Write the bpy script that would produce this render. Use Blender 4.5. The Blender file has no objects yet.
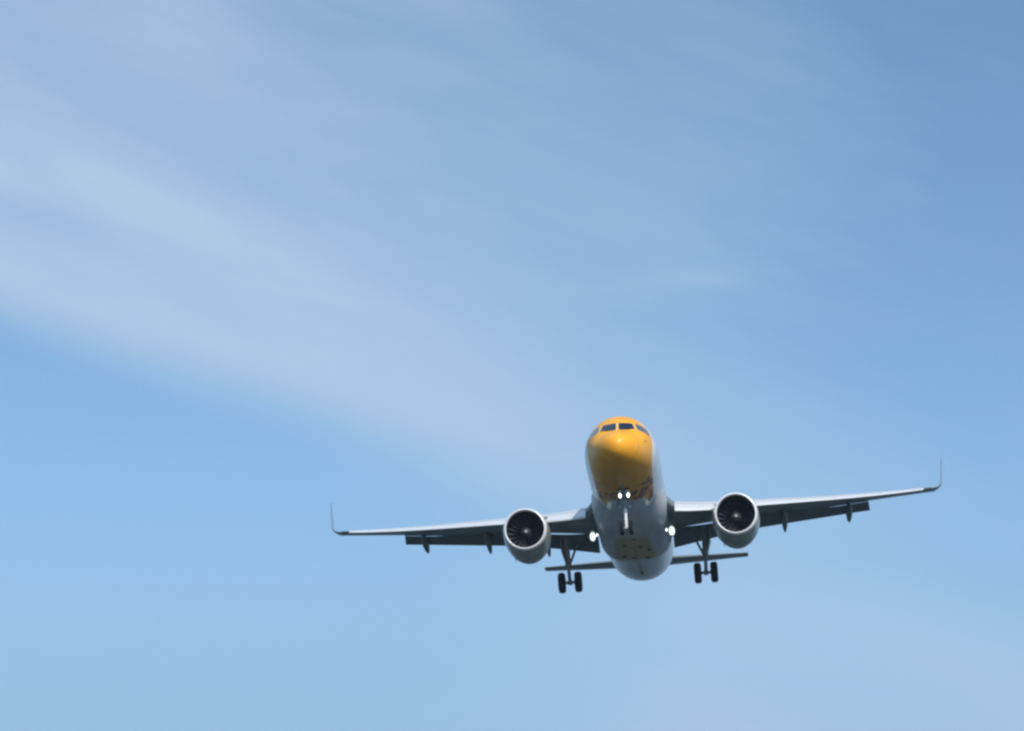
import bpy, bmesh, math, random
from math import sin, cos, tan, pi, radians as rad, sqrt, exp
from mathutils import Matrix, Vector
random.seed(7)
S = bpy.context.scene
COL = S.collection

# ------------------------------------------------------------------ camera
F_PX = 3200.0
CAM_ELEV = 16.0
cd = bpy.data.cameras.new("camera")
cd.sensor_width = 36.0
cd.lens = F_PX / 1024 * 36.0
cd.clip_start = 0.5
cd.clip_end = 200000
cam = bpy.data.objects.new("camera", cd)
COL.objects.link(cam)
cam.location = (0, 0, 1.7)
cam.rotation_euler = (rad(90 + CAM_ELEV), 0, 0)
S.camera = cam
S.cycles.filter_width = 2.6
S.view_settings.view_transform = 'Standard'
S.view_settings.look = 'None'
S.view_settings.exposure = 0.0
S.view_settings.gamma = 1.0
S.view_settings.use_curve_mapping = False

# ------------------------------------------------------------------ sky and sun
SUN_E, SUN_A = 35.0, 17.0          # elevation; azimuth right of "straight behind the camera"
W = bpy.data.worlds.new("World"); S.world = W; W.use_nodes = True
nt = W.node_tree; N = nt.nodes; L = nt.links
bg = N['Background']
sky = N.new('ShaderNodeTexSky'); sky.sky_type = 'NISHITA'; sky.sun_disc = False
sky.sun_elevation = rad(SUN_E); sky.sun_rotation = rad(180 - SUN_A)
sky.air_density = 0.85; sky.dust_density = 0.5; sky.ozone_density = 2.6; sky.altitude = 0
SKY_STRENGTH = 0.14
bg.inputs['Strength'].default_value = SKY_STRENGTH

def wmath(op, a, b=None, c=None, clamp=False, tree=None):
    t = tree or nt
    n = t.nodes.new('ShaderNodeMath'); n.operation = op; n.use_clamp = clamp
    for i, v in enumerate((a, b, c)):
        if v is None: continue
        if isinstance(v, (int, float)): n.inputs[i].default_value = v
        else: t.links.new(v, n.inputs[i])
    return n.outputs[0]
def sstep(x, lo, hi, tree=None):
    t = tree or nt
    n = t.nodes.new('ShaderNodeMapRange'); n.interpolation_type = 'SMOOTHSTEP'
    n.inputs['From Min'].default_value = lo; n.inputs['From Max'].default_value = hi
    t.links.new(x, n.inputs['Value'])
    return n.outputs[0]
# thin cirrus, anchored to directions of the sky dome (azimuth and elevation in degrees)
tc = N.new('ShaderNodeTexCoord')
sp = N.new('ShaderNodeSeparateXYZ'); L.new(tc.outputs['Generated'], sp.inputs[0])
az = wmath('MULTIPLY', wmath('ARCTAN2', sp.outputs[0], sp.outputs[1]), 57.2958)
el = wmath('MULTIPLY', wmath('ARCSINE', sp.outputs[2]), 57.2958)
# coordinates across (n) and along (s) the drift of the cirrus, degrees
TH = rad(-17.5)
azc = wmath('MULTIPLY', az, 0.97)
elc = wmath('SUBTRACT', el, 16.0)
s_ = wmath('ADD', wmath('MULTIPLY', azc, cos(TH)), wmath('MULTIPLY', elc, sin(TH)))
n_ = wmath('ADD', wmath('MULTIPLY', azc, -sin(TH)), wmath('MULTIPLY', elc, cos(TH)))
def wnoise(ks, kn, scale, detail=4.0, rough=0.5, off=0.0, dist=0.0):
    cb = N.new('ShaderNodeCombineXYZ')
    L.new(wmath('MULTIPLY', s_, ks), cb.inputs[0]); L.new(wmath('MULTIPLY', n_, kn), cb.inputs[1])
    cb.inputs[2].default_value = off
    nz = N.new('ShaderNodeTexNoise'); nz.noise_dimensions = '3D'
    nz.inputs['Scale'].default_value = scale; nz.inputs['Detail'].default_value = detail
    nz.inputs['Roughness'].default_value = rough; nz.inputs['Distortion'].default_value = dist
    L.new(cb.outputs[0], nz.inputs['Vector'])
    return nz.outputs['Fac']
wob = wmath('MULTIPLY', wmath('SUBTRACT', wnoise(0.16, 0.4, 1.0, 2, 0.5, 3.3), 0.5), 0.9)
nn = wmath('ADD', n_, wob)
wisp = wmath('SUBTRACT', wnoise(0.22, 0.9, 1.0, 5, 0.5, 0.0, 0.5), 0.5)      # about -0.2 .. 0.2
veil = wmath('SUBTRACT', wnoise(0.12, 0.30, 1.0, 3, 0.5, 8.1), 0.5)
fine = wmath('SUBTRACT', wnoise(0.5, 2.4, 1.0, 5, 0.6, 5.7, 0.3), 0.5)
edge = sstep(nn, -2.75, -1.15)                                # sharp lower edge of the sheet
east = wmath('SUBTRACT', 1.0, sstep(az, -7.5, 9.0))           # sheet thins towards the right
core = wmath('MULTIPLY', wmath('SUBTRACT', 1.0, sstep(nn, -0.2, 2.4)), wmath('SUBTRACT', 1.0, sstep(az, 3.0, 9.5)))
sheet = wmath('ADD', wmath('MULTIPLY', east, 0.60), wmath('MULTIPLY', core, 0.26))
sheet = wmath('ADD', sheet, wmath('MULTIPLY', wisp, wmath('ADD', 0.12, wmath('MULTIPLY', east, 0.32))))
sheet = wmath('ADD', sheet, wmath('MULTIPLY', veil, 0.35))
sheet = wmath('MULTIPLY', edge, wmath('MAXIMUM', sheet, 0.0))
low = wmath('MULTIPLY', wmath('SUBTRACT', 1.0, edge), sstep(s_, -1.0, 6.0))
low = wmath('MULTIPLY', low, wmath('ADD', 0.5, veil))
den = wmath('ADD', sheet, low)
def puff(a0, e0, th, ra, rb, amp, wobble=0.0):                 # soft wisp centred on azimuth a0, elevation e0
    da = wmath('SUBTRACT', az, a0); de = wmath('ADD', wmath('SUBTRACT', el, e0), wmath('MULTIPLY', wisp, wobble))
    u = wmath('DIVIDE', wmath('ADD', wmath('MULTIPLY', da, cos(rad(th))), wmath('MULTIPLY', de, sin(rad(th)))), ra)
    v = wmath('DIVIDE', wmath('SUBTRACT', wmath('MULTIPLY', de, cos(rad(th))), wmath('MULTIPLY', da, sin(rad(th)))), rb)
    r2 = wmath('ADD', wmath('MULTIPLY', u, u), wmath('MULTIPLY', v, v))
    return wmath('MULTIPLY', wmath('EXPONENT', wmath('MULTIPLY', r2, -1.0)), amp)
for pf in ((-8.9, 18.4, -15, 1.7, 0.5, -0.20, 1.5), (-6.6, 18.95, -22, 2.6, 0.35, 0.16, 2.0), (3.3, 17.45, 2, 1.3, 0.22, 0.20, 1.0),
           (-0.2, 14.1, -20, 2.6, 1.3, 0.20, 1.0), (3.2, 18.6, -10, 2.5, 1.3, 0.15, 1.0), (-3.5, 22.0, -10, 2.2, 0.8, -0.12, 1.0), (9.0, 19.0, 0, 1.6, 1.4, -0.10, 0.0), (4.6, 21.0, -10, 3.0, 2.4, 0.07, 1.0)):
    den = wmath('ADD', den, puff(*pf))
den = wmath('MAXIMUM', wmath('ADD', den, wmath('MULTIPLY', fine, wmath('ADD', 0.06, wmath('MULTIPLY', edge, 0.12)))), 0.0)
den = wmath('MINIMUM', wmath('MULTIPLY', den, 1.0), 0.95)
tint = N.new('ShaderNodeMixRGB'); tint.blend_type = 'MULTIPLY'; tint.inputs[0].default_value = 1.0
L.new(sky.outputs[0], tint.inputs[1]); tint.inputs[2].default_value = (.91, 1.025, .985, 1)
hz = N.new('ShaderNodeMixRGB')                                # grey-blue haze layer low over the horizon
L.new(wmath('MULTIPLY', wmath('SUBTRACT', 1.0, sstep(el, 9.0, 15.5)), 0.80), hz.inputs[0])
L.new(tint.outputs[0], hz.inputs[1]); hz.inputs[2].default_value = (*[c / SKY_STRENGTH for c in (.305, .487, .705)], 1)
mx = N.new('ShaderNodeMixRGB')
L.new(den, mx.inputs[0]); L.new(hz.outputs[0], mx.inputs[1])
CL = (.450, .603, .800)                                      # sunlit cirrus seen through the air
mx.inputs[2].default_value = (*[c / SKY_STRENGTH for c in CL], 1)
L.new(mx.outputs[0], bg.inputs['Color'])

sd = bpy.data.lights.new("sun", 'SUN'); sd.energy = 4.0; sd.angle = rad(0.5); sd.color = (1, .955, .88)
sun = bpy.data.objects.new("sun", sd); COL.objects.link(sun)
sv = Vector((sin(rad(SUN_A)) * cos(rad(SUN_E)), -cos(rad(SUN_A)) * cos(rad(SUN_E)), sin(rad(SUN_E))))
sun.rotation_euler = sv.to_track_quat('Z', 'Y').to_euler(); sun.location = sv * 500

# ------------------------------------------------------------------ materials
def mat(name, col, rough=0.4, metal=0.0, coat=0.0, emit=None, estr=0.0, bump=0.0, bscale=6.0, var=0.0, vscale=1.2):
    m = bpy.data.materials.new(name); m.use_nodes = True
    t = m.node_tree; p = t.nodes['Principled BSDF']
    p.inputs['Base Color'].default_value = (*col, 1)
    p.inputs['Roughness'].default_value = rough
    p.inputs['Metallic'].default_value = metal
    p.inputs['Coat Weight'].default_value = coat
    p.inputs['Coat Roughness'].default_value = 0.12
    if emit:
        p.inputs['Emission Color'].default_value = (*emit, 1); p.inputs['Emission Strength'].default_value = estr
    tcn = t.nodes.new('ShaderNodeTexCoord')
    if var:
        nz = t.nodes.new('ShaderNodeTexNoise'); nz.inputs['Scale'].default_value = vscale; nz.inputs['Detail'].default_value = 6
        t.links.new(tcn.outputs['Object'], nz.inputs['Vector'])
        h = t.nodes.new('ShaderNodeMixRGB'); h.blend_type = 'MIX'
        t.links.new(sstep(nz.outputs['Fac'], .3, .75, t), h.inputs[0])
        h.inputs[1].default_value = (*[c * (1 + var) for c in col], 1)
        h.inputs[2].default_value = (*[c * (1 - var) for c in col], 1)
        t.links.new(h.outputs[0], p.inputs['Base Color'])
        r = wmath('ADD', wmath('MULTIPLY', nz.outputs['Fac'], .15, tree=t), rough - .07, tree=t)
        t.links.new(r, p.inputs['Roughness'])
    return m
M_white = mat('white_paint', (.74, .75, .76), .34, coat=.25, var=.05)
M_wing = mat('grey_wing_paint', (.17, .205, .21), .42, var=.10, vscale=.8)
M_flap = mat('grey_flap_paint', (.12, .15, .165), .45, var=.12)
M_slat = mat('slat_metal', (.80, .82, .84), .34, metal=.35, var=.04)
M_tip = mat('blue_grey_paint', (.26, .37, .48), .35, coat=.2, var=.06)
M_nac = mat('nacelle_paint', (.37, .37, .33), .36, coat=.3, var=.16)
M_lip = mat('intake_lip_metal', (.86, .87, .88), .33, metal=.30)
M_duct = mat('intake_duct_liner', (.018, .022, .03), .6, var=.1)
M_blade = mat('fan_blade_titanium', (.062, .078, .108), .45, metal=.3)
M_black = mat('dark_cavity', (.015, .02, .025), .6)
M_spin = mat('spinner_black', (.025, .03, .04), .8)
M_spin_tip = mat('spinner_pale_tip', (.35, .36, .38), .6)
M_core = mat('exhaust_metal', (.22, .20, .18), .4, metal=.8, var=.15)
M_tyre = mat('tyre_rubber', (.014, .017, .024), .85, var=.15)
M_tyre.node_tree.nodes['Principled BSDF'].inputs['Specular IOR Level'].default_value = .15
M_rim = mat('wheel_rim', (.30, .32, .34), .4, metal=.6)
M_strut = mat('gear_strut_paint', (.20, .22, .24), .45, metal=.2, var=.12)
M_strutw = mat('white_gear_strut', (.80, .82, .83), .3, coat=.2)
M_chrome = mat('oleo_chrome', (.75, .77, .8), .15, metal=1)
M_glass = mat('cockpit_glass', (.012, .022, .045), .12, coat=.4)
M_side = mat('sky_lit_side_glass', (.10, .13, .17), .08, coat=.8)  # lighter base colour stands in for sky reflected in the side panes
M_frame = mat('window_frame', (.85, .60, .22), .35)
M_lamp = mat('lamp_lens', (.9, 1, .95), .3, emit=(.90, 1.0, .93), estr=3.4)
M_bowl = mat('lamp_reflector_glow', (.7, .75, .72), .25, metal=.6, emit=(.75, 1.0, .85), estr=.75)  # reflector ring emits on its own as a soft halo round the core
M_house = mat('lamp_housing', (.35, .36, .37), .3, metal=.5)
M_vent = mat('belly_vent', (.15, .14, .11), .6)
M_red = mat('red_beacon', (.20, .05, .045), .25)
M_gold = mat('frame_seal', (.5, .38, .15), .4)

# fuselage livery: yellow nose with swept edge, white body, row of cabin windows, door outlines
def fuselage_mat():
    m = bpy.data.materials.new('fuselage_livery'); m.use_nodes = True
    t = m.node_tree; p = t.nodes['Principled BSDF']; Lk = t.links.new
    M = lambda op, a, b=None, clamp=False: wmath(op, a, b, None, clamp, t)
    tcn = t.nodes.new('ShaderNodeTexCoord'); sx = t.nodes.new('ShaderNodeSeparateXYZ'); Lk(tcn.outputs['Object'], sx.inputs[0])
    X, Y, Z = sx.outputs
    ax = M('ABSOLUTE', X)
    fc = t.nodes.new('ShaderNodeFloatCurve')
    zn = M('DIVIDE', M('ADD', Z, 2.2), 4.4)
    Lk(zn, fc.inputs['Value'])
    pts = [(-2.2, 6.3), (-2.07, 6.4), (-1.85, 7.2), (-1.6, 8.4), (-1.45, 8.3), (-1.3, 6.2), (-1.1, 4.1), (-.8, 3.15), (-.4, 2.8), (.3, 3.0), (1.2, 3.2), (1.6, 3.6), (2.2, 4.3)]
    c = fc.mapping.curves[0]
    P = [((z + 2.2) / 4.4, y / 10.) for z, y in pts]
    c.points[0].location = P[0]; c.points[1].location = P[-1]
    for q in P[1:-1]: c.points.new(*q)
    fc.mapping.update()
    yb = M('MULTIPLY', fc.outputs[0], 10.0)
    nz = t.nodes.new('ShaderNodeTexNoise'); nz.inputs['Scale'].default_value = 2.3; nz.inputs['Detail'].default_value = 2
    Lk(tcn.outputs['Object'], nz.inputs['Vector'])
    lowm = M('SUBTRACT', 1.0, sstep(Z, -1.9, -1.0, t))
    jag = M('MULTIPLY', M('MULTIPLY', M('SUBTRACT', nz.outputs['Fac'], .5), 3.0), lowm)
    d = M('SUBTRACT', M('ADD', yb, jag), Y)          # > 0 : yellow
    isy = sstep(d, -.02, .02, t)
    # orange-brown flashes inside the rear of the yellow field
    nz2 = t.nodes.new('ShaderNodeTexNoise'); nz2.inputs['Scale'].default_value = 1.5; nz2.inputs['Detail'].default_value = 1.5
    nz2.inputs['Distortion'].default_value = 1.2
    mp = t.nodes.new('ShaderNodeMapping'); mp.inputs['Scale'].default_value = (1, .45, 1.3); Lk(tcn.outputs['Object'], mp.inputs[0]); Lk(mp.outputs[0], nz2.inputs['Vector'])
    fl = M('MULTIPLY', sstep(nz2.outputs['Fac'], .49, .55, t), M('MULTIPLY', sstep(M('ADD', Y, M('MULTIPLY', ax, 1.6)), 5.2, 6.4, t), M('LESS_THAN', Z, -.5)))
    def mix(f, a, b):
        n = t.nodes.new('ShaderNodeMixRGB')
        if isinstance(f, float): n.inputs[0].default_value = f
        else: Lk(f, n.inputs[0])
        for i, v in ((1, a), (2, b)):
            if isinstance(v, tuple): n.inputs[i].default_value = (*v, 1)
            else: Lk(v, n.inputs[i])
        return n.outputs[0]
    nz3 = t.nodes.new('ShaderNodeTexNoise'); nz3.inputs['Scale'].default_value = .9; nz3.inputs['Detail'].default_value = 5
    Lk(tcn.outputs['Object'], nz3.inputs['Vector'])
    yel = mix(sstep(nz3.outputs['Fac'], .3, .7, t), (.91, .42, .020), (.87, .38, .017))
    yel = mix(fl, yel, (.30, .075, .035))
    wht = mix(sstep(nz3.outputs['Fac'], .3, .7, t), (.70, .72, .745), (.64, .66, .69))
    # frames (faint joints), windows, streak under the tail
    fr = M('ABSOLUTE', M('SUBTRACT', M('FRACT', M('DIVIDE', Y, 2.13)), .5))
    wht = mix(M('MULTIPLY', sstep(fr, .492, .496, t), .25), wht, (.3, .32, .35))
    fw = M('ABSOLUTE', M('SUBTRACT', M('FRACT', M('DIVIDE', Y, .533)), .5))
    win = M('MULTIPLY', M('LESS_THAN', fw, .21), M('LESS_THAN', M('ABSOLUTE', M('SUBTRACT', Z, .42)), .16))
    win = M('MULTIPLY', win, M('MULTIPLY', M('GREATER_THAN', Y, 6.4), M('LESS_THAN', Y, 30.5)))
    wht = mix(win, wht, (.03, .04, .06))
    stk = M('MULTIPLY', M('LESS_THAN', ax, .10), M('MULTIPLY', M('GREATER_THAN', Y, 20.5), M('LESS_THAN', Y, 24.0)))
    stk = M('MULTIPLY', stk, M('LESS_THAN', Z, 0.0))
    wht = mix(M('MULTIPLY', stk, .8), wht, (.45, .36, .16))
    col = mix(isy, wht, yel)
    # radome joint
    rj = M('MULTIPLY', M('LESS_THAN', M('ABSOLUTE', M('SUBTRACT', Y, .98)), .018), .75)
    col = mix(rj, col, (.42, .22, .04))
    # pale trim line along the swept edge
    tr = M('MULTIPLY', sstep(d, -.82, -.78, t), M('SUBTRACT', 1.0, sstep(d, -.02, .0, t)))
    tr = M('MULTIPLY', tr, M('MULTIPLY', M('GREATER_THAN', Z, -1.55), M('LESS_THAN', Z, .3)))
    col = mix(tr, col, (.86, .82, .74))
    Lk(col, p.inputs['Base Color'])
    Lk(M('ADD', M('ADD', .25, M('MULTIPLY', isy, .12)), M('MULTIPLY', nz3.outputs['Fac'], .12)), p.inputs['Roughness'])
    Lk(M('SUBTRACT', .35, M('MULTIPLY', isy, .25)), p.inputs['Coat Weight']); p.inputs['Coat Roughness'].default_value = .3
    return m
M_fus = fuselage_mat()

def fairing_mat():
    m = bpy.data.materials.new('belly_fairing_paint'); m.use_nodes = True
    t = m.node_tree; p = t.nodes['Principled BSDF']; Lk = t.links.new
    M = lambda op, a, b=None, clamp=False: wmath(op, a, b, None, clamp, t)
    tcn = t.nodes.new('ShaderNodeTexCoord'); sx = t.nodes.new('ShaderNodeSeparateXYZ'); Lk(tcn.outputs['Object'], sx.inputs[0])
    X, Y, Z = sx.outputs
    nz = t.nodes.new('ShaderNodeTexNoise'); nz.inputs['Scale'].default_value = 1.1; nz.inputs['Detail'].default_value = 6
    mp = t.nodes.new('ShaderNodeMapping'); mp.inputs['Scale'].default_value = (1.6, .35, 1); Lk(tcn.outputs['Object'], mp.inputs[0]); Lk(mp.outputs[0], nz.inputs['Vector'])
    def mix(f, a, b):
        n = t.nodes.new('ShaderNodeMixRGB'); Lk(f, n.inputs[0])
        for i, v in ((1, a), (2, b)):
            if isinstance(v, tuple): n.inputs[i].default_value = (*v, 1)
            else: Lk(v, n.inputs[i])
        return n.outputs[0]
    col = mix(sstep(nz.outputs['Fac'], .3, .7, t), (.60, .63, .66), (.46, .49, .52))
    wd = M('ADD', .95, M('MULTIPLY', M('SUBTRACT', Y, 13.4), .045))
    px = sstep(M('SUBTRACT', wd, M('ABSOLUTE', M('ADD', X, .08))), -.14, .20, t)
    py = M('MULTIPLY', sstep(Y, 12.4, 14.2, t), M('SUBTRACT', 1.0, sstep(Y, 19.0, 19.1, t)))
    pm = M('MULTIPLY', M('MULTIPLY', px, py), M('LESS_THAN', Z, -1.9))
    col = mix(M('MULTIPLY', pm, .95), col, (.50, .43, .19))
    seam = M('MULTIPLY', M('LESS_THAN', M('ABSOLUTE', M('SUBTRACT', M('ABSOLUTE', X), .02)), .015), M('GREATER_THAN', Y, 15.6))
    seam = M('MAXIMUM', seam, M('LESS_THAN', M('ABSOLUTE', M('SUBTRACT', Y, 15.6)), .02))
    seam = M('MAXIMUM', seam, M('LESS_THAN', M('ABSOLUTE', M('SUBTRACT', Y, 12.2)), .02))
    col = mix(M('MULTIPLY', seam, .5), col, (.10, .11, .12))
    lit_edge = M('MULTIPLY', sstep(Y, 18.85, 18.95, t), M('SUBTRACT', 1.0, sstep(Y, 19.15, 19.25, t)))  # white strip painted for light caught along the fairing's rear edge
    col = mix(M('MULTIPLY', lit_edge, .7), col, (.85, .87, .88))
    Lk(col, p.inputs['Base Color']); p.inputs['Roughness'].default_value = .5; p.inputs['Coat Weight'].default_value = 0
    return m
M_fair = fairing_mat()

# ------------------------------------------------------------------ mesh helpers (aircraft frame: x = its left, y = aft, z = up, metres)
def link(name, bm, mats, parent, smooth=35):
    me = bpy.data.meshes.new(name)
    bmesh.ops.recalc_face_normals(bm, faces=bm.faces[:])
    bm.to_mesh(me); bm.free()
    for m in (mats if isinstance(mats, (list, tuple)) else [mats]): me.materials.append(m)
    if smooth:
        for p in me.polygons: p.use_smooth = True
        me.set_sharp_from_angle(angle=rad(smooth))
    o = bpy.data.objects.new(name, me); COL.objects.link(o)
    if parent: o.parent = parent
    return o
def loft(rings, close=True, cap=True, bm=None, mi=0):
    bm = bm or bmesh.new()
    R = [[bm.verts.new(p) for p in r] for r in rings]
    n = len(R[0])
    for a, b in zip(R, R[1:]):
        for i in range(n if close else n - 1):
            f = bm.faces.new((a[i], a[(i + 1) % n], b[(i + 1) % n], b[i])); f.material_index = mi
    if cap:
        for r in (R[0], R[-1]):
            try: bm.faces.new(r).material_index = mi
            except ValueError: pass
    return bm
def lathe(prof, c, n=64, bm=None, mi=0, cap=False):   # axis along y; prof = [(y, r)]
    return loft([[(c[0] + r * cos(2 * pi * k / n), c[1] + y, c[2] + r * sin(2 * pi * k / n)) for k in range(n)] for y, r in prof], True, cap, bm, mi)
def tube(p, q, r0, r1=None, n=16, bm=None, mi=0):
    r1 = r0 if r1 is None else r1
    p, q = Vector(p), Vector(q); d = (q - p).normalized()
    u = d.orthogonal().normalized(); v = d.cross(u)
    return loft([[c + u * r * cos(2 * pi * k / n) + v * r * sin(2 * pi * k / n) for k in range(n)] for c, r in ((p, r0), (q, r1))], True, True, bm, mi)
def box(c, s, bm=None, mi=0, rot=None):
    bm = bm or bmesh.new()
    mtx = Matrix.Translation(c) @ (rot or Matrix.Identity(4)) @ Matrix.Diagonal((*s, 1))
    r = bmesh.ops.create_cube(bm, size=1, matrix=mtx)
    for f in {f for v in r['verts'] for f in v.link_faces}: f.material_index = mi
    return bm
def pchip(xs, ys):
    n = len(xs); h = [xs[i + 1] - xs[i] for i in range(n - 1)]; dl = [(ys[i + 1] - ys[i]) / h[i] for i in range(n - 1)]
    m = [0] * n; m[0] = dl[0]; m[-1] = dl[-1]
    for i in range(1, n - 1):
        if dl[i - 1] * dl[i] > 0:
            w1 = 2 * h[i] + h[i - 1]; w2 = h[i] + 2 * h[i - 1]
            m[i] = (w1 + w2) / (w1 / dl[i - 1] + w2 / dl[i])
    def f(x):
        if x <= xs[0]: return ys[0]
        if x >= xs[-1]: return ys[-1]
        i = max(j for j in range(n - 1) if xs[j] <= x)
        t = (x - xs[i]) / h[i]
        return (ys[i] * (1 + 2 * t) * (1 - t) ** 2 + m[i] * h[i] * t * (1 - t) ** 2 + ys[i + 1] * t * t * (3 - 2 * t) + m[i + 1] * h[i] * t * t * (t - 1))
    return f
def lerp(xs, ys):
    def f(x):
        if x <= xs[0]: return ys[0] + (ys[1] - ys[0]) / (xs[1] - xs[0]) * (x - xs[0])
        for i in range(len(xs) - 1):
            if x <= xs[i + 1] or i == len(xs) - 2:
                return ys[i] + (ys[i + 1] - ys[i]) * (x - xs[i]) / (xs[i + 1] - xs[i])
    return f

# ------------------------------------------------------------------ ground under the approach (far below the frame)
gm = bpy.data.materials.new('sea_water'); gm.use_nodes = True
t = gm.node_tree; p = t.nodes['Principled BSDF']
tcn = t.nodes.new('ShaderNodeTexCoord'); nz = t.nodes.new('ShaderNodeTexNoise'); nz.inputs['Scale'].default_value = .02; nz.inputs['Detail'].default_value = 12
t.links.new(tcn.outputs['Object'], nz.inputs['Vector'])
cr = t.nodes.new('ShaderNodeMixRGB'); t.links.new(sstep(nz.outputs['Fac'], .35, .65, t), cr.inputs[0])
cr.inputs[1].default_value = (.012, .026, .034, 1); cr.inputs[2].default_value = (.020, .036, .042, 1)
t.links.new(cr.outputs[0], p.inputs['Base Color']); p.inputs['Roughness'].default_value = .55
bp = t.nodes.new('ShaderNodeBump'); bp.inputs['Strength'].default_value = .5; bp.inputs['Distance'].default_value = .5
nw = t.nodes.new('ShaderNodeTexNoise'); nw.inputs['Scale'].default_value = .35; nw.inputs['Detail'].default_value = 8
t.links.new(tcn.outputs['Object'], nw.inputs['Vector']); t.links.new(nw.outputs['Fac'], bp.inputs['Height']); t.links.new(bp.outputs[0], p.inputs['Normal'])
bm = bmesh.new(); bmesh.ops.create_grid(bm, x_segments=8, y_segments=8, size=15000)
g = link('sea', bm, gm, None, 0); g['kind'] = 'structure'; g['label'] = 'dark rippled sea under the approach path'

# thin sea haze between the camera and the aircraft
hm = bpy.data.materials.new('sea_haze'); hm.use_nodes = True
ht = hm.node_tree; ht.nodes.remove(ht.nodes['Principled BSDF'])
pv = ht.nodes.new('ShaderNodeVolumePrincipled'); pv.inputs['Color'].default_value = (.62, .80, 1, 1)
pv.inputs['Density'].default_value = 0.00015; pv.inputs['Anisotropy'].default_value = 0.1
ht.links.new(pv.outputs[0], ht.nodes['Material Output'].inputs['Volume'])
hb_ = bmesh.new(); bmesh.ops.create_cube(hb_, size=1, matrix=Matrix.Translation((0, 0, 35)) @ Matrix.Diagonal((30400, 30400, 74, 1)))
hz_ = link('haze', hb_, hm, None, 0); hz_['kind'] = 'stuff'; hz_['label'] = 'thin pale blue haze in the air below the aircraft'

# ------------------------------------------------------------------ the airliner
PLANE = bpy.data.objects.new('airliner', None); COL.objects.link(PLANE)
PLANE['label'] = 'yellow-nosed white twin-engine airliner on final approach, wheels down and landing lights lit'
PLANE['category'] = 'airplane'
YAW, PIT, ROL = -6.98105816e-02, -2.89924076e-01, 5.79072132e-02
TV = (5.35397190, 3.36986371, 164.100413)
B = Matrix(((1, 0, 0), (0, 0, -1), (0, 1, 0)))
Ry = Matrix(((cos(YAW), -sin(YAW), 0), (sin(YAW), cos(YAW), 0), (0, 0, 1)))
Rx = Matrix(((1, 0, 0), (0, cos(PIT), -sin(PIT)), (0, sin(PIT), cos(PIT))))
Rz = Matrix(((cos(ROL), sin(ROL), 0), (-sin(ROL), cos(ROL), 0), (0, 0, 1)))
Rcv = Rz @ B @ Rx @ Ry                                   # body -> camera (X right, Y down, Z forward)
C2W = cam.rotation_euler.to_matrix() @ Matrix(((1, 0, 0), (0, -1, 0), (0, 0, -1)))
Rw = C2W @ Rcv
PLANE.matrix_world = Matrix.Translation(Vector(cam.location) + C2W @ Vector(TV)) @ Rw.to_4x4()

# fuselage -----------------------------------------------------------------
ysT = [0, .05, .15, .35, .7, 1.05, 1.35, 1.8, 2.3, 2.8, 3.4, 4, 5, 6, 7, 28, 31, 34, 37.57]
top = [-.55, -.35, -.20, -.04, .14, .27, .41, .82, 1.20, 1.47, 1.72, 1.86, 2.0, 2.055, 2.07, 2.07, 2.04, 1.97, 1.68]
ysB = [0, .05, .15, .35, .7, 1.2, 2, 3, 4, 5, 6.5, 24, 25.5, 27, 29, 31, 33, 35, 37.57]
bot = [-.55, -.79, -.98, -1.17, -1.37, -1.55, -1.73, -1.85, -1.96, -2.02, -2.07, -2.07, -2.02, -1.84, -1.42, -.88, -.32, .28, 1.08]
ysW = [0, .05, .15, .35, .7, 1.2, 2, 3, 4, 5, 6.5, 24, 27, 30, 33, 35.5, 37.57]
hwd = [0.01, .24, .42, .64, .90, 1.16, 1.47, 1.74, 1.88, 1.94, 1.975, 1.975, 1.90, 1.58, 1.08, .62, .24]
sq = lambda v: [sqrt(a) for a in v]
fT, fB, fW = pchip(sq(ysT), top), pchip(sq(ysB), bot), pchip(sq(ysW), hwd)
fC = pchip(sq([0, 1, 2.5, 5, 7, 27, 37.57]), [-.55, -.5, -.25, -.02, 0, .05, 1.35])
def fsec(y):
    s = sqrt(max(y, 0)); return fT(s), fB(s), fW(s), min(max(fC(s), fB(s) + .001), fT(s) - .001)
def fpt(y, a):                                            # a = 0 right side .. pi/2 top
    T, Bt, Wd, Cz = fsec(y)
    c, s = cos(a), sin(a)
    h = (T - Cz) if s >= 0 else (Cz - Bt)
    e = 1.0
    return Vector((Wd * c, y, Cz + h * s))
stat = [.0005, .004, .012, .03, .06, .1, .16, .23, .32, .42, .55, .7] + [.85 + .15 * i for i in range(40)] + [7 + .7 * i for i in range(26)] + [25.3 + .5 * i for i in range(25)] + [37.57]
NR = 96
bm = loft([[fpt(y, 2 * pi * k / NR) for k in range(NR)] for y in stat])
FUS = link('fuselage', bm, M_fus, PLANE, 50)

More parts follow.
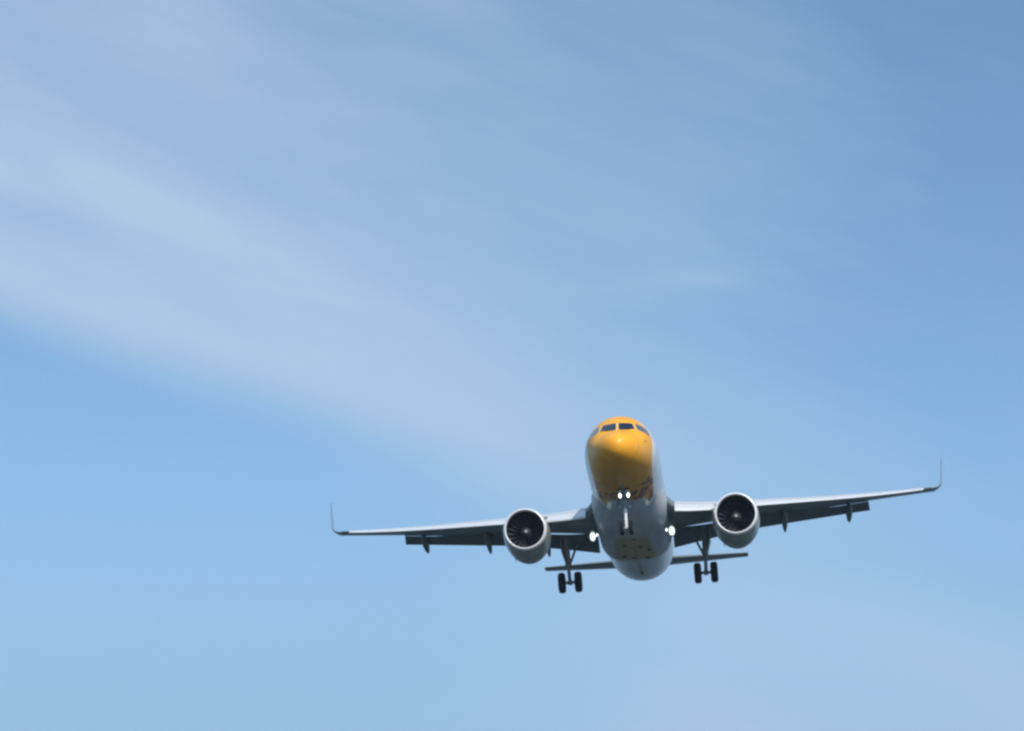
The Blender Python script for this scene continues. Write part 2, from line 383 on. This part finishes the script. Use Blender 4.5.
# cockpit windows: curved panes projected on the skin, standing 6 mm proud, each with a frame under it
from mathutils.bvhtree import BVHTree
bvh = BVHTree.FromObject(FUS, bpy.context.evaluated_depsgraph_get()) if False else None
def skin_y(x, z):                                         # y of the skin for a forward-facing point
    lo, hi = .0005, 8.0
    def inside(y):
        T, Bt, Wd, Cz = fsec(y); h = (T - Cz) if z >= Cz else (Cz - Bt)
        return (x / Wd) ** 2 + ((z - Cz) / h) ** 2 <= 1
    for _ in range(40):
        mid = (lo + hi) / 2
        if inside(mid): hi = mid
        else: lo = mid
    return hi
def skin_n(x, z):
    e = .01
    dx = (skin_y(x + e, z) - skin_y(x - e, z)) / (2 * e); dz = (skin_y(x, z + e) - skin_y(x, z - e)) / (2 * e)
    return Vector((dx, -1, dz)).normalized()
def pane_grid(corners, lift, n=10, grow=0.0):             # corners (x,z) TL TR BR BL
    c = [Vector(q) for q in corners]; ctr = sum(c, Vector((0, 0))) / 4
    c = [q + (q - ctr).normalized() * grow for q in c]
    bm = bmesh.new(); G = []
    for j in range(n + 1):
        row = []
        for i in range(n + 1):
            u, v = i / n, j / n
            a = c[0].lerp(c[1], u); b = c[3].lerp(c[2], u); q = a.lerp(b, v)
            nrm = skin_n(q.x, q.y)
            row.append(bm.verts.new(Vector((q.x, skin_y(q.x, q.y), q.y)) + nrm * lift))
        G.append(row)
    for j in range(n):
        for i in range(n):
            bm.faces.new((G[j][i], G[j][i + 1], G[j + 1][i + 1], G[j + 1][i]))
    r = bmesh.ops.extrude_face_region(bm, geom=bm.faces[:])
    for v in [e for e in r['geom'] if isinstance(e, bmesh.types.BMVert)]: v.co += Vector((0, .05, -.02))
    return bm
for sg in (-1, 1):
    panes = [[(.06, .96), (.76, .93), (.89, .50), (.06, .45)],
             [(.88, .95), (1.22, .86), (1.48, .38), (1.01, .50)],
             [(1.27, .84), (1.46, .74), (1.60, .36), (1.52, .37)]]
    a0, z0 = .16 * sg, .415; a1, z1 = .66 * sg, .445
    pw = [Vector((a, skin_y(a, z), z)) + skin_n(a, z) * .035 for a, z in ((a0, z0), ((a0 + a1) / 2, (z0 + z1) / 2), (a1, z1))]
    wb = tube(pw[0], pw[1], .012, .012, 8); tube(pw[1], pw[2], .012, .01, 8, wb)
    link('wiper', wb, M_black, FUS, 50)
    for pn in panes:
        c = [(sg * a, b) for a, b in pn]
        link('window_frame', pane_grid(c, .008, 8, .05), M_frame, FUS, 60)
        link('cockpit_window', pane_grid(c, .02, 8), M_glass if pn is panes[0] else M_side, FUS, 60)

# small probes and vents on the nose, antennas, beacon
for (x, z) in ((1.35, -.18), (-1.35, -.18)):
    y = skin_y(x, z); n = skin_n(x, z); p0 = Vector((x, y, z))
    b2 = tube(p0, p0 + n * .09, .03, .02); tube(p0 + n * .08, p0 + n * .08 + Vector((0, -.22, 0)), .014, .008, 10, b2)
    link('pitot_probe', b2, M_strut, FUS)
def blade(x, y, z, h, c, thick=.03, lean=.15):
    rings = []
    for k in range(5):
        t_ = k / 4; cc = c * (1 - .45 * t_); zz = z - h * t_; y0 = y + lean * t_
        rings.append([(x, y0, zz), (x + thick / 2, y0 + cc * .35, zz), (x, y0 + cc, zz), (x - thick / 2, y0 + cc * .35, zz)])
    return loft(rings)
link('antenna_blade', blade(-.5, 24.0, -1.97, .42, .30), M_white, FUS, 0)
link('antenna_blade', blade(0, 7.9, -2.04, .30, .32), M_white, FUS, 0)
link('beacon', lathe([(0, .005), (.03, .09), (.09, .12), (.2, .12), (.26, .06), (.28, .004)], (0.05, 23.7, -2.07), 16), M_red, FUS)

# wing-body fairing --------------------------------------------------------
def sst(a, b, x):
    t_ = min(max((x - a) / (b - a), 0), 1); return t_ * t_ * (3 - 2 * t_)
rings = []
for y in [8.6 + .2 * i for i in range(72)]:
    k = sst(8.6, 11.8, y) * (1 - sst(19.0, 22.8, y))
    zb = -1.96 - .50 * sst(8.6, 12.0, y) * (1 - sst(18.8, 21.8, y))
    w = 1.72 + .34 * k; zt = -.55
    r = []
    for j in range(40):
        a = pi + pi * j / 39
        ca, sa = cos(a), sin(a)
        e = 2 / (2.0 + .9 * k)
        r.append((w * math.copysign(abs(ca) ** e, ca), y, zt + (zt - zb) * -(abs(sa) ** e)))
    r += [(w * .7, y, zt + .1), (-w * .7, y, zt + .1)]
    rings.append(r)
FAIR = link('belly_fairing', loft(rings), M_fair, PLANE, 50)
for (x, y) in ((-.55, 15.2), (.35, 15.7), (.78, 16.6), (-.7, 17.9), (-.15, 18.4), (.62, 18.5), (.05, 13.9)):
    b2 = bmesh.new(); bmesh.ops.create_uvsphere(b2, u_segments=12, v_segments=6, radius=1, matrix=Matrix.Translation((x, y, -2.452)) @ Matrix.Diagonal((.13, .26, .035, 1)))
    link('vent', b2, M_vent, FAIR)

# wing ---------------------------------------------------------------------
LEy = lerp([1.5, 2.05, 2.45, 17.0], [10.9, 11.75, 12.28, 19.95])
LEz = pchip([1.5, 2.05, 2.45, 2.94, 4.5, 6.4, 13.2, 16.5, 17.0], [-.70, -.88, -1.13, -1.12, -1.01, -.76, .10, .64, .74])
TEy = lerp([1.5, 6.4, 16.9], [18.6, 18.75, 21.35])
TEz = pchip([1.5, 3.4, 6.4, 11.7, 13.3, 17.0], [-.92, -.72, -.42, .13, .36, .84])
THK = lerp([1.5, 2.2, 2.9, 6.4, 17.0], [.15, .14, .13, .118, .105])
def foil(f):
    return 5 * (.2969 * sqrt(f) - .126 * f - .3516 * f * f + .2843 * f ** 3 - .1036 * f ** 4)
def wpt(x, f, side, kt=1.0):
    y0, z0, y1, z1 = LEy(x), LEz(x), TEy(x), TEz(x)
    c = y1 - y0; h = foil(max(f, 0)) * THK(x) * c * kt
    camb = .012 * c * sin(pi * f)
    low = .88 if side < 0 else 1.0
    return Vector((x, y0 + (y1 - y0) * f, z0 + (z1 - z0) * f + camb + side * h * low))
def mir(v, sg): return Vector((v[0] * sg, v[1], v[2]))
def wing_rings(sg):
    xs = [1.5, 1.7, 1.9, 2.1, 2.3, 2.43, 2.44] + [2.6 + .4 * i for i in range(27)] + [13.32, 13.33, 13.8, 14.6, 15.4, 16.2, 16.48, 16.49, 16.7, 16.9]
    out = []
    for x in xs:
        slat = 2.435 < x < 16.485
        flp = x < 13.325
        f0 = .045 if slat else 0.0
        fu = 1.0; fl = .80 if flp else .995
        r = []
        for j in range(19):                                # upper, aft to front
            f = f0 + (fu - f0) * (1 - j / 18) ** 1.6
            r.append(mir(wpt(x, f, 1), sg))
        for j in range(19):
            f = f0 + (fl - f0) * (j / 18) ** 1.6
            r.append(mir(wpt(x, f, -1), sg))
        a = wpt(x, fl, -1); b = wpt(x, .86, 1)
        if flp:                                            # cove
            r.append(mir(Vector((x, b.y - .05, b.z - .14)), sg)); e = wpt(x, .97, 1); r.append(mir(Vector((x, e.y, e.z - .05)), sg))
        else:
            r.append(mir(wpt(x, .997, -1), sg)); r.append(mir(wpt(x, .999, -1), sg))
        out.append(r)
    return out
def slat_ring(x, sg):
    c = TEy(x) - LEy(x); cs = min(c, 6.2)
    P = [wpt(x, f, 1) for f in (.15, .13, .10, .07, .045, .025, .01, .003)] + [wpt(x, 0, 1)] + [wpt(x, f, -1) for f in (.004, .012, .025, .04)]
    P += [wpt(x, .045, -1) + Vector((0, .02, .03)), wpt(x, .05, 1, .1), wpt(x, .09, 1, .72), wpt(x, .13, 1, .88)]
    piv = wpt(x, .10, 1); a = rad(19)
    out = []
    for q in P:
        d = q - piv
        out.append(mir(Vector((x, piv.y + d.y * cos(a) - d.z * sin(a) * -1 - .05 * cs - 0, piv.z + d.z * cos(a) + d.y * sin(a) - .018 * cs)), sg))
    return out
def flap_ring(x, ly, lz, ty, tz, th, sg):
    c = sqrt((ty - ly) ** 2 + (tz - lz) ** 2); u = Vector((0, (ty - ly) / c, (tz - lz) / c)); n = Vector((0, -u.z, u.y))
    r = []
    for j in range(11):
        f = (1 - j / 10) ** 1.5; r.append(Vector((x, ly, lz)) + u * c * f + n * (foil(f) * th * c + .03 * c * sin(pi * f)))
    for j in range(1, 10):
        f = (j / 10) ** 1.5; r.append(Vector((x, ly, lz)) + u * c * f - n * (foil(f) * th * c * .6 - .03 * c * sin(pi * f)))
    if x > 13.3:
        for q in r: q.x += .09 * max(0, min(1, (q.y - ly) / (ty - ly)))
    return [mir(q, sg) for q in r]
FI = dict(x0=2.12, x1=6.28); FO = dict(x0=6.40, x1=13.34)
fLy = lerp([2.12, 6.3, 13.34], [18.35, 18.45, 20.45]); fLz = lerp([2.12, 2.8, 3.4, 4.6, 5, 6.3, 9, 11.7, 13.34], [-.90, -.86, -.86, -.77, -.70, -.50, -.20, .03, .30])
fTy = lerp([2.12, 6.3, 13.34], [19.8, 19.85, 21.5]); fTz = lerp([2.12, 4.8, 7.14, 13.34], [-1.70, -1.21, -.83, .05])

def build_side(sg):
    wing = link('wing', loft(wing_rings(sg)), M_wing, PLANE, 40)
    # five slats
    edges = [2.72, 5.15, 6.75, 9.2, 11.7, 14.1, 16.47]
    gaps = [(2.45, 5.05), (6.35, 8.82), (8.83, 11.36), (11.37, 13.91), (13.92, 16.47)]
    for a, b in gaps:
        n = 6
        link('slat', loft([slat_ring(a + (b - a) * i / n, sg) for i in range(n + 1)]), M_slat, wing, 40)
    for d in (FI, FO):
        n = 8
        link('flap', loft([flap_ring(x, fLy(x), fLz(x), fTy(x), fTz(x), .16, sg) for x in [d['x0'] + (d['x1'] - d['x0']) * i / n for i in range(n + 1)]]), M_flap, wing, 40)
    # flap track fairings: canoe hung under wing, drooped with the flap
    for (x, y1, z1, y0) in ((12.2, 22.35, -.35, 18.9), (8.48, 21.3, -.93, 17.3), (5.08, 20.9, -1.46, 16.6)):
        z0 = wpt(x, (y0 - LEy(x)) / (TEy(x) - LEy(x)), -1).z + .02
        km = (fLy(x), fLz(x) - .22)
        cy = pchip([0, .45, 1], [z0, km[1], z1])
        rr = []
        for i in range(19):
            t_ = i / 18; y = y0 + (y1 - y0) * t_
            w = .19 * (sin(pi * min(t_ * 1.1, .5)) if t_ < .4545 else (max(1 - ((t_ - .4545) / .5455) ** 2.4, 0)) ** .8) + .003
            h = w * 1.55
            rr.append([mir(Vector((x + w * cos(a), y, cy(t_) + h * sin(a))), sg) for a in [2 * pi * k / 20 for k in range(20)]])
        link('flap_track_fairing', loft(rr), M_flap, wing, 60)
    # blended winglet
    R = []
    base_z = wpt(16.9, 0, 1).z
    for i in range(25):
        t_ = i / 24
        if t_ < .4:
            a = t_ / .4 * rad(84); rad_ = .72
            x = 16.9 + rad_ * sin(a); dz = rad_ * (1 - cos(a)); ly = 19.9 + .75 * (t_ / .4)
        else:
            k = (t_ - .4) / .6; x = 16.9 + .72 * sin(rad(84)) + .20 * k; dz = .72 * (1 - cos(rad(84))) + 1.72 * k; a = rad(84); ly = 20.65 + 1.55 * k
        ch = (1.48 - .35 * min(t_ / .4, 1)) if t_ < .4 else 1.13 - .6 * ((t_ - .4) / .6)
        ring = []
        nx, nz_ = -sin(a), cos(a)
        zc = lambda f: (TEz(16.9) - LEz(16.9)) * f * (1 - t_)
        th = .10 if t_ < .4 else .085
        for j in range(11):
            f = (1 - j / 10) ** 1.5; h = foil(f) * th * ch
            ring.append(mir(Vector((x + nx * h, ly + ch * f, LEz(16.9) + dz + zc(f) + nz_ * h)), sg))
        for j in range(1, 10):
            f = (j / 10) ** 1.5; h = foil(f) * th * ch
            ring.append(mir(Vector((x - nx * h, ly + ch * f, LEz(16.9) + dz + zc(f) - nz_ * h)), sg))
        R.append(ring)
    link('winglet', loft(R), M_tip, wing, 50)
    # landing lights and runway turn-off lights at the wing root, lenses stretched tall to stand in for glare
    for (x, y, z, rx, rz) in ((2.18, 13.2, -2.27, .165, .27), (1.91, 12.7, -2.32, .055, .10)):
        X = x * sg
        prof = [(.02, .02), (.024, .35), (.03, .62)]
        def dome(pr, bm_=None, mi=0):
            return loft([[(X + r * rx * cos(2 * pi * k / 24), y + yy, z + r * rz * sin(2 * pi * k / 24)) for k in range(24)] for yy, r in pr], True, True, bm_, mi)
        hb = dome([(.05, 1.0), (-.06, 1.03), (-.06, 1.1), (.10, 1.16), (.22, .9), (.30, .4)])
        if rx > .1: tube((X, y + .15, z + .1), (X * 1.0, y + .35, -1.55), .04, .05, 10, hb)
        hs = link('landing_light', hb, M_house, wing, 50)
        hs.name = 'landing_light'
        lb = dome(prof); dome([(.03, .63), (.036, .8), (.045, .98)], lb, 1)
        lens = link('lens', lb, [M_lamp, M_bowl], wing, 50)

    # engine ------------------------------------------------------------
    C = (5.75 * sg, 0, -2.08)
    # outer cowl
    outer = [(11.06, 1.125), (11.12, 1.165), (11.25, 1.205), (11.5, 1.245), (11.9, 1.275), (12.5, 1.295), (13.0, 1.29), (13.5, 1.25), (14.0, 1.17), (14.5, 1.06), (14.95, .97), (14.95, .94), (14.6, .97), (14.3, .97)]
    eb = lathe(outer, C, 72)
    for v in eb.verts:                                     # accessory bulge under the rear cowl
        v.co.z -= .17 * sst(11.5, 13.6, v.co.y) * max(0, -(v.co.z - C[2]) / 1.3) ** 2
    eng = link('engine', eb, M_nac, PLANE, 50)
    lipp = [(11.22, 1.028), (11.15, 1.03), (11.08, 1.04), (11.03, 1.058), (11.005, 1.075), (11.00, 1.09), (11.02, 1.12), (11.06, 1.145), (11.12, 1.172), (11.20, 1.198)]
    link('intake_lip', lathe(lipp, C, 72), M_lip, eng, 60)
    link('intake_duct', lathe([(11.21, 1.029), (11.4, 1.028), (11.7, 1.03), (12.05, 1.04), (12.3, 1.04), (12.32, .02)], C, 64), M_duct, eng, 50)
    nb = 20; fb = bmesh.new()
    for k in range(nb):
        a0 = 2 * pi * k / nb
        prev = None
        ringsB = []
        for j in range(9):
            t_ = j / 8; r = .30 + .70 * t_
            pa = rad(32 + 30 * t_); chd = .30 + .10 * sin(pi * t_)
            sweep = .10 * sin(pi * t_) - .06 * t_
            row = []
            for i, q in enumerate((-.5, -.17, .17, .5)):
                yy = 11.95 + q * chd * cos(pa) + sweep * .4
                tang = -(q * chd * sin(pa)) * .55 + .03 * cos(pi * q) + sweep * .3
                a = a0 + tang / r
                row.append(Vector((C[0] + r * cos(a), yy, C[2] + r * sin(a))))
            ringsB.append(row)
        V = [[fb.verts.new(v) for v in r] for r in ringsB]
        V2 = [[fb.verts.new(v + Vector((0, .012, 0))) for v in r] for r in ringsB]
        for A, Bv in zip(V, V[1:]):
            for i in range(3): fb.faces.new((A[i], A[i + 1], Bv[i + 1], Bv[i]))
        for A, Bv in zip(V2, V2[1:]):
            for i in range(3): fb.faces.new((A[i + 1], A[i], Bv[i], Bv[i + 1]))
        for j in range(8):
            fb.faces.new((V[j][0], V[j + 1][0], V2[j + 1][0], V2[j][0])); fb.faces.new((V[j][3], V2[j][3], V2[j + 1][3], V[j + 1][3]))
        fb.faces.new([V[8][i] for i in range(4)] + [V2[8][i] for i in (3, 2, 1, 0)])
    link('fan', fb, M_blade, eng, 30)
    sb = lathe([(11.62, .006), (11.64, .045), (11.68, .085), (11.75, .145), (11.85, .22), (11.97, .285), (12.1, .31)], C, 40)
    # paler faces at the tip of the spinner
    for f in sb.faces:
        c_ = f.calc_center_median() - Vector(C)
        if c_.y < 11.66: f.material_index = 1
    link('spinner', sb, [M_spin, M_spin_tip], eng, 60)
    link('exhaust_nozzle', lathe([(14.2, .74), (14.8, .74), (15.3, .66), (15.75, .53), (15.75, .49), (15.4, .48), (15.5, .36), (16.1, .2), (16.5, .02)], C, 48), M_core, eng, 50)
    # pylon
    pr = []
    for (y, zt, zb, w) in ((12.2, -.83, -.95, .05), (12.8, -.66, -1.2, .16), (13.6, -.62, -1.3, .22), (14.6, -.75, -1.4, .23), (15.6, -.9, -1.6, .2), (16.6, -1.0, -1.6, .16), (17.6, -.9, -1.25, .05)):
        pr.append([(C[0] + w * x_, y, (zt + zb) / 2 + (zt - zb) / 2 * z_) for x_, z_ in ((-1, -.7), (-.6, -1), (.6, -1), (1, -.7), (1, .7), (.6, 1), (-.6, 1), (-1, .7))])
    link('pylon', loft(pr), M_nac, eng, 50)
    # strake on the inboard side, drain mast under the cowl
    an = rad(40)
    sx_ = C[0] - sg * 1.27 * cos(an); sz_ = C[2] + 1.27 * sin(an)
    link('strake', loft([[(sx_, 12.0, sz_), (sx_ + .02, 12.9, sz_), (sx_ - sg * .01, 12.95, sz_)], [(sx_ - sg * .2, 12.55, sz_ + .17), (sx_ - sg * .2 + .02, 12.9, sz_ + .17), (sx_ - sg * .2, 12.92, sz_ + .17)]]), M_nac, eng, 0)
    link('drain_mast', blade(C[0] - .75, 13.0, C[2] - .98, .30, .3, .05), M_nac, eng, 0)

    # horizontal stabilizer -------------------------------------------------
    rr = []
    for i in range(13):
        t_ = i / 12; x = .5 + 5.80 * t_
        ly = 31.6 + 3.2 * t_; ty = 35.85 + .55 * t_; lz = .50 + .66 * t_; tz = .95 + .34 * t_
        ring = []
        for j in range(13):
            f = (1 - j / 12) ** 1.5; ring.append((x * sg, ly + (ty - ly) * f, lz + (tz - lz) * f + foil(f) * .10 * (ty - ly)))
        for j in range(1, 12):
            f = (j / 12) ** 1.5; ring.append((x * sg, ly + (ty - ly) * f, lz + (tz - lz) * f - foil(f) * .10 * (ty - ly)))
        rr.append(ring)
    link('horizontal_stabilizer', loft(rr), M_wing, PLANE, 40)

    # main landing gear -----------------------------------------------------
    hx, hy, hz = 3.83 * sg, 17.7, -3.75
    tx = 3.95 * sg
    topv = Vector((tx, 17.35, -1.15)); hub = Vector((hx, hy, hz)); mid = topv.lerp(hub, .60)
    sb = tube(topv, mid, .22, .16, 20); tube(mid + Vector((0, 0, .02)), mid - Vector((0, 0, .09)), .165, .165, 20, sb)
    tube((hx - .30, hy, hz), (hx + .30, hy, hz), .085, .085, 16, sb)
    tube(hub + Vector((0, 0, .14)), hub - Vector((0, 0, .13)), .12, .12, 16, sb)
    # torque links behind the leg
    tl = mid + Vector((0, .34, -.32)); tube(mid + Vector((0, .12, 0)), tl, .06, .05, 8, sb); tube(tl, hub + Vector((0, .12, .05)), .05, .06, 8, sb)
    mg = link('main_landing_gear', sb, M_strut, PLANE, 50)
    link('oleo', tube(mid, hub, .10, .10, 16), M_strut, mg, 60)
    br = tube(Vector((hx - sg * .05, 17.6, -2.75)), Vector((3.25 * sg, 17.5, -1.55)), .07, .07, 10)
    link('side_brace', br, M_strut, mg, 50)
    dr = loft([[(tx + sg * .26, 16.95, -1.25), (tx + sg * .28, 17.9, -1.25), (tx + sg * .18, 17.9, -1.25), (tx + sg * .16, 16.95, -1.25)],
               [(tx + sg * .25, 17.0, -2.0), (tx + sg * .27, 17.9, -2.0), (tx + sg * .17, 17.9, -2.0), (tx + sg * .15, 17.0, -2.0)],
               [(hx + sg * .17, 17.3, -2.70), (hx + sg * .18, 17.8, -2.70), (hx + sg * .12, 17.8, -2.70), (hx + sg * .11, 17.3, -2.70)]])
    link('gear_door', dr, M_wing, mg, 0)
    for s2 in (-1, 1):
        wheel(hx + s2 * .462, hy, hz, .585, .41, mg)
def wheel(x, y, z, R_, w, parent):
    # lathe about x
    prof = [(-.5, .56), (-.5, .70), (-.47, .84), (-.38, .945), (-.26, .985), (-.18, .992), (-.165, .978), (-.15, .993), (-.03, 1), (-.015, .982), (.015, .982), (.03, 1), (.15, .993), (.165, .978), (.18, .992), (.26, .985), (.38, .945), (.47, .84), (.5, .70), (.5, .56)]
    n = 48
    def lx(pr, bm=None, mi=0, cap=False):
        return loft([[(x + px * w, y + R_ * r * cos(2 * pi * k / n), z + R_ * r * sin(2 * pi * k / n)) for k in range(n)] for px, r in pr], True, cap, bm, mi)
    bmw = lx(prof); lx([(-.34, .001), (-.36, .2), (-.30, .22), (-.30, .45), (-.44, .5), (-.49, .57)], bmw, 1); lx([(.49, .57), (.44, .5), (.30, .45), (.30, .22), (.36, .2), (.34, .001)], bmw, 1)
    return link('wheel', bmw, [M_tyre, M_rim], parent, 40)
for sg in (-1, 1): build_side(sg)

# nose landing gear ---------------------------------------------------------
hub = Vector((0, 5.1, -3.90)); topv = Vector((0, 4.75, -1.75))
kn = topv.lerp(hub, .50)
b2 = tube(topv, kn, .115, .10, 20); tube(kn + Vector((0, 0, .05)), kn - Vector((0, 0, .06)), .13, .13, 20, b2)
tube(kn + Vector((-.26, 0, .03)), kn + Vector((.26, 0, .03)), .035, .035, 8, b2)
tube((0, 3.5, -1.85), kn + Vector((0, -.08, .35)), .05, .05, 10, b2)
tube((-.26, 5.1, -3.90), (.26, 5.1, -3.90), .055, .055, 12, b2)
tube(kn + Vector((0, .08, -.05)), kn + Vector((0, .3, -.35)), .025, .025, 8, b2); tube(kn + Vector((0, .3, -.35)), hub + Vector((0, .08, .1)), .025, .025, 8, b2)
ng = link('nose_landing_gear', b2, M_strut, PLANE, 50)  # grey upper leg stands in for belly shade on white paint
link('oleo', tube(kn - Vector((0, 0, .02)), hub, .085, .075, 18), M_strutw, ng, 60)
for s2 in (-1, 1):
    wheel(s2 * .25, 5.1, -3.90, .375, .21, ng)
    x = s2 * .215; z = -2.21; y = 4.78
    hb = loft([[(x + r * .072 * cos(2 * pi * k / 20), y + yy, z + r * .13 * sin(2 * pi * k / 20)) for k in range(20)] for yy, r in ((.05, 1.0), (-.06, 1.04), (-.06, 1.12), (.09, 1.15), (.18, .8), (.22, .3))])
    tube((x, y + .12, z), (0, y + .1, z), .03, .03, 8, hb)
    link('taxi_light', hb, M_house, ng, 50)
    link('lens', loft([[(x + r * .072 * cos(2 * pi * k / 20), y + yy, z + r * .13 * sin(2 * pi * k / 20)) for k in range(20)] for yy, r in ((.01, .02), (.015, .6), (.03, .85), (.04, .97))]), M_lamp, ng, 50)
    link('marker_light', tube(kn + Vector((s2 * .26, -.03, .03)), kn + Vector((s2 * .26, .05, .03)), .04, .04, 12), M_strutw, ng, 50)
    dr = box((s2 * .36, 5.75, -2.32), (.025, .95, .55), rot=Matrix.Rotation(s2 * rad(-10), 4, 'Y'))
    link('gear_door', dr, M_wing, ng, 0)

link('wheel_bay_shade', box((0, 5.1, -2.035), (.62, 1.9, .06)), M_black, ng, 0)  # black slab on the belly stands in for shade inside the open bay
# fin and tail (behind the fuselage from here) -------------------------------
rr = []
for i in range(12):
    t_ = i / 11; z = 1.7 + 6.2 * t_
    ly = 30.2 + 5.4 * t_ - (0 if t_ > .08 else .6); ty = 36.4 + 1.6 * t_
    ring = []
    for j in range(13):
        f = (1 - j / 12) ** 1.5; ring.append((foil(f) * .10 * (ty - ly), ly + (ty - ly) * f, z))
    for j in range(1, 12):
        f = (j / 12) ** 1.5; ring.append((-foil(f) * .10 * (ty - ly), ly + (ty - ly) * f, z))
    rr.append(ring)
link('tail_fin', loft(rr), M_white, PLANE, 40)
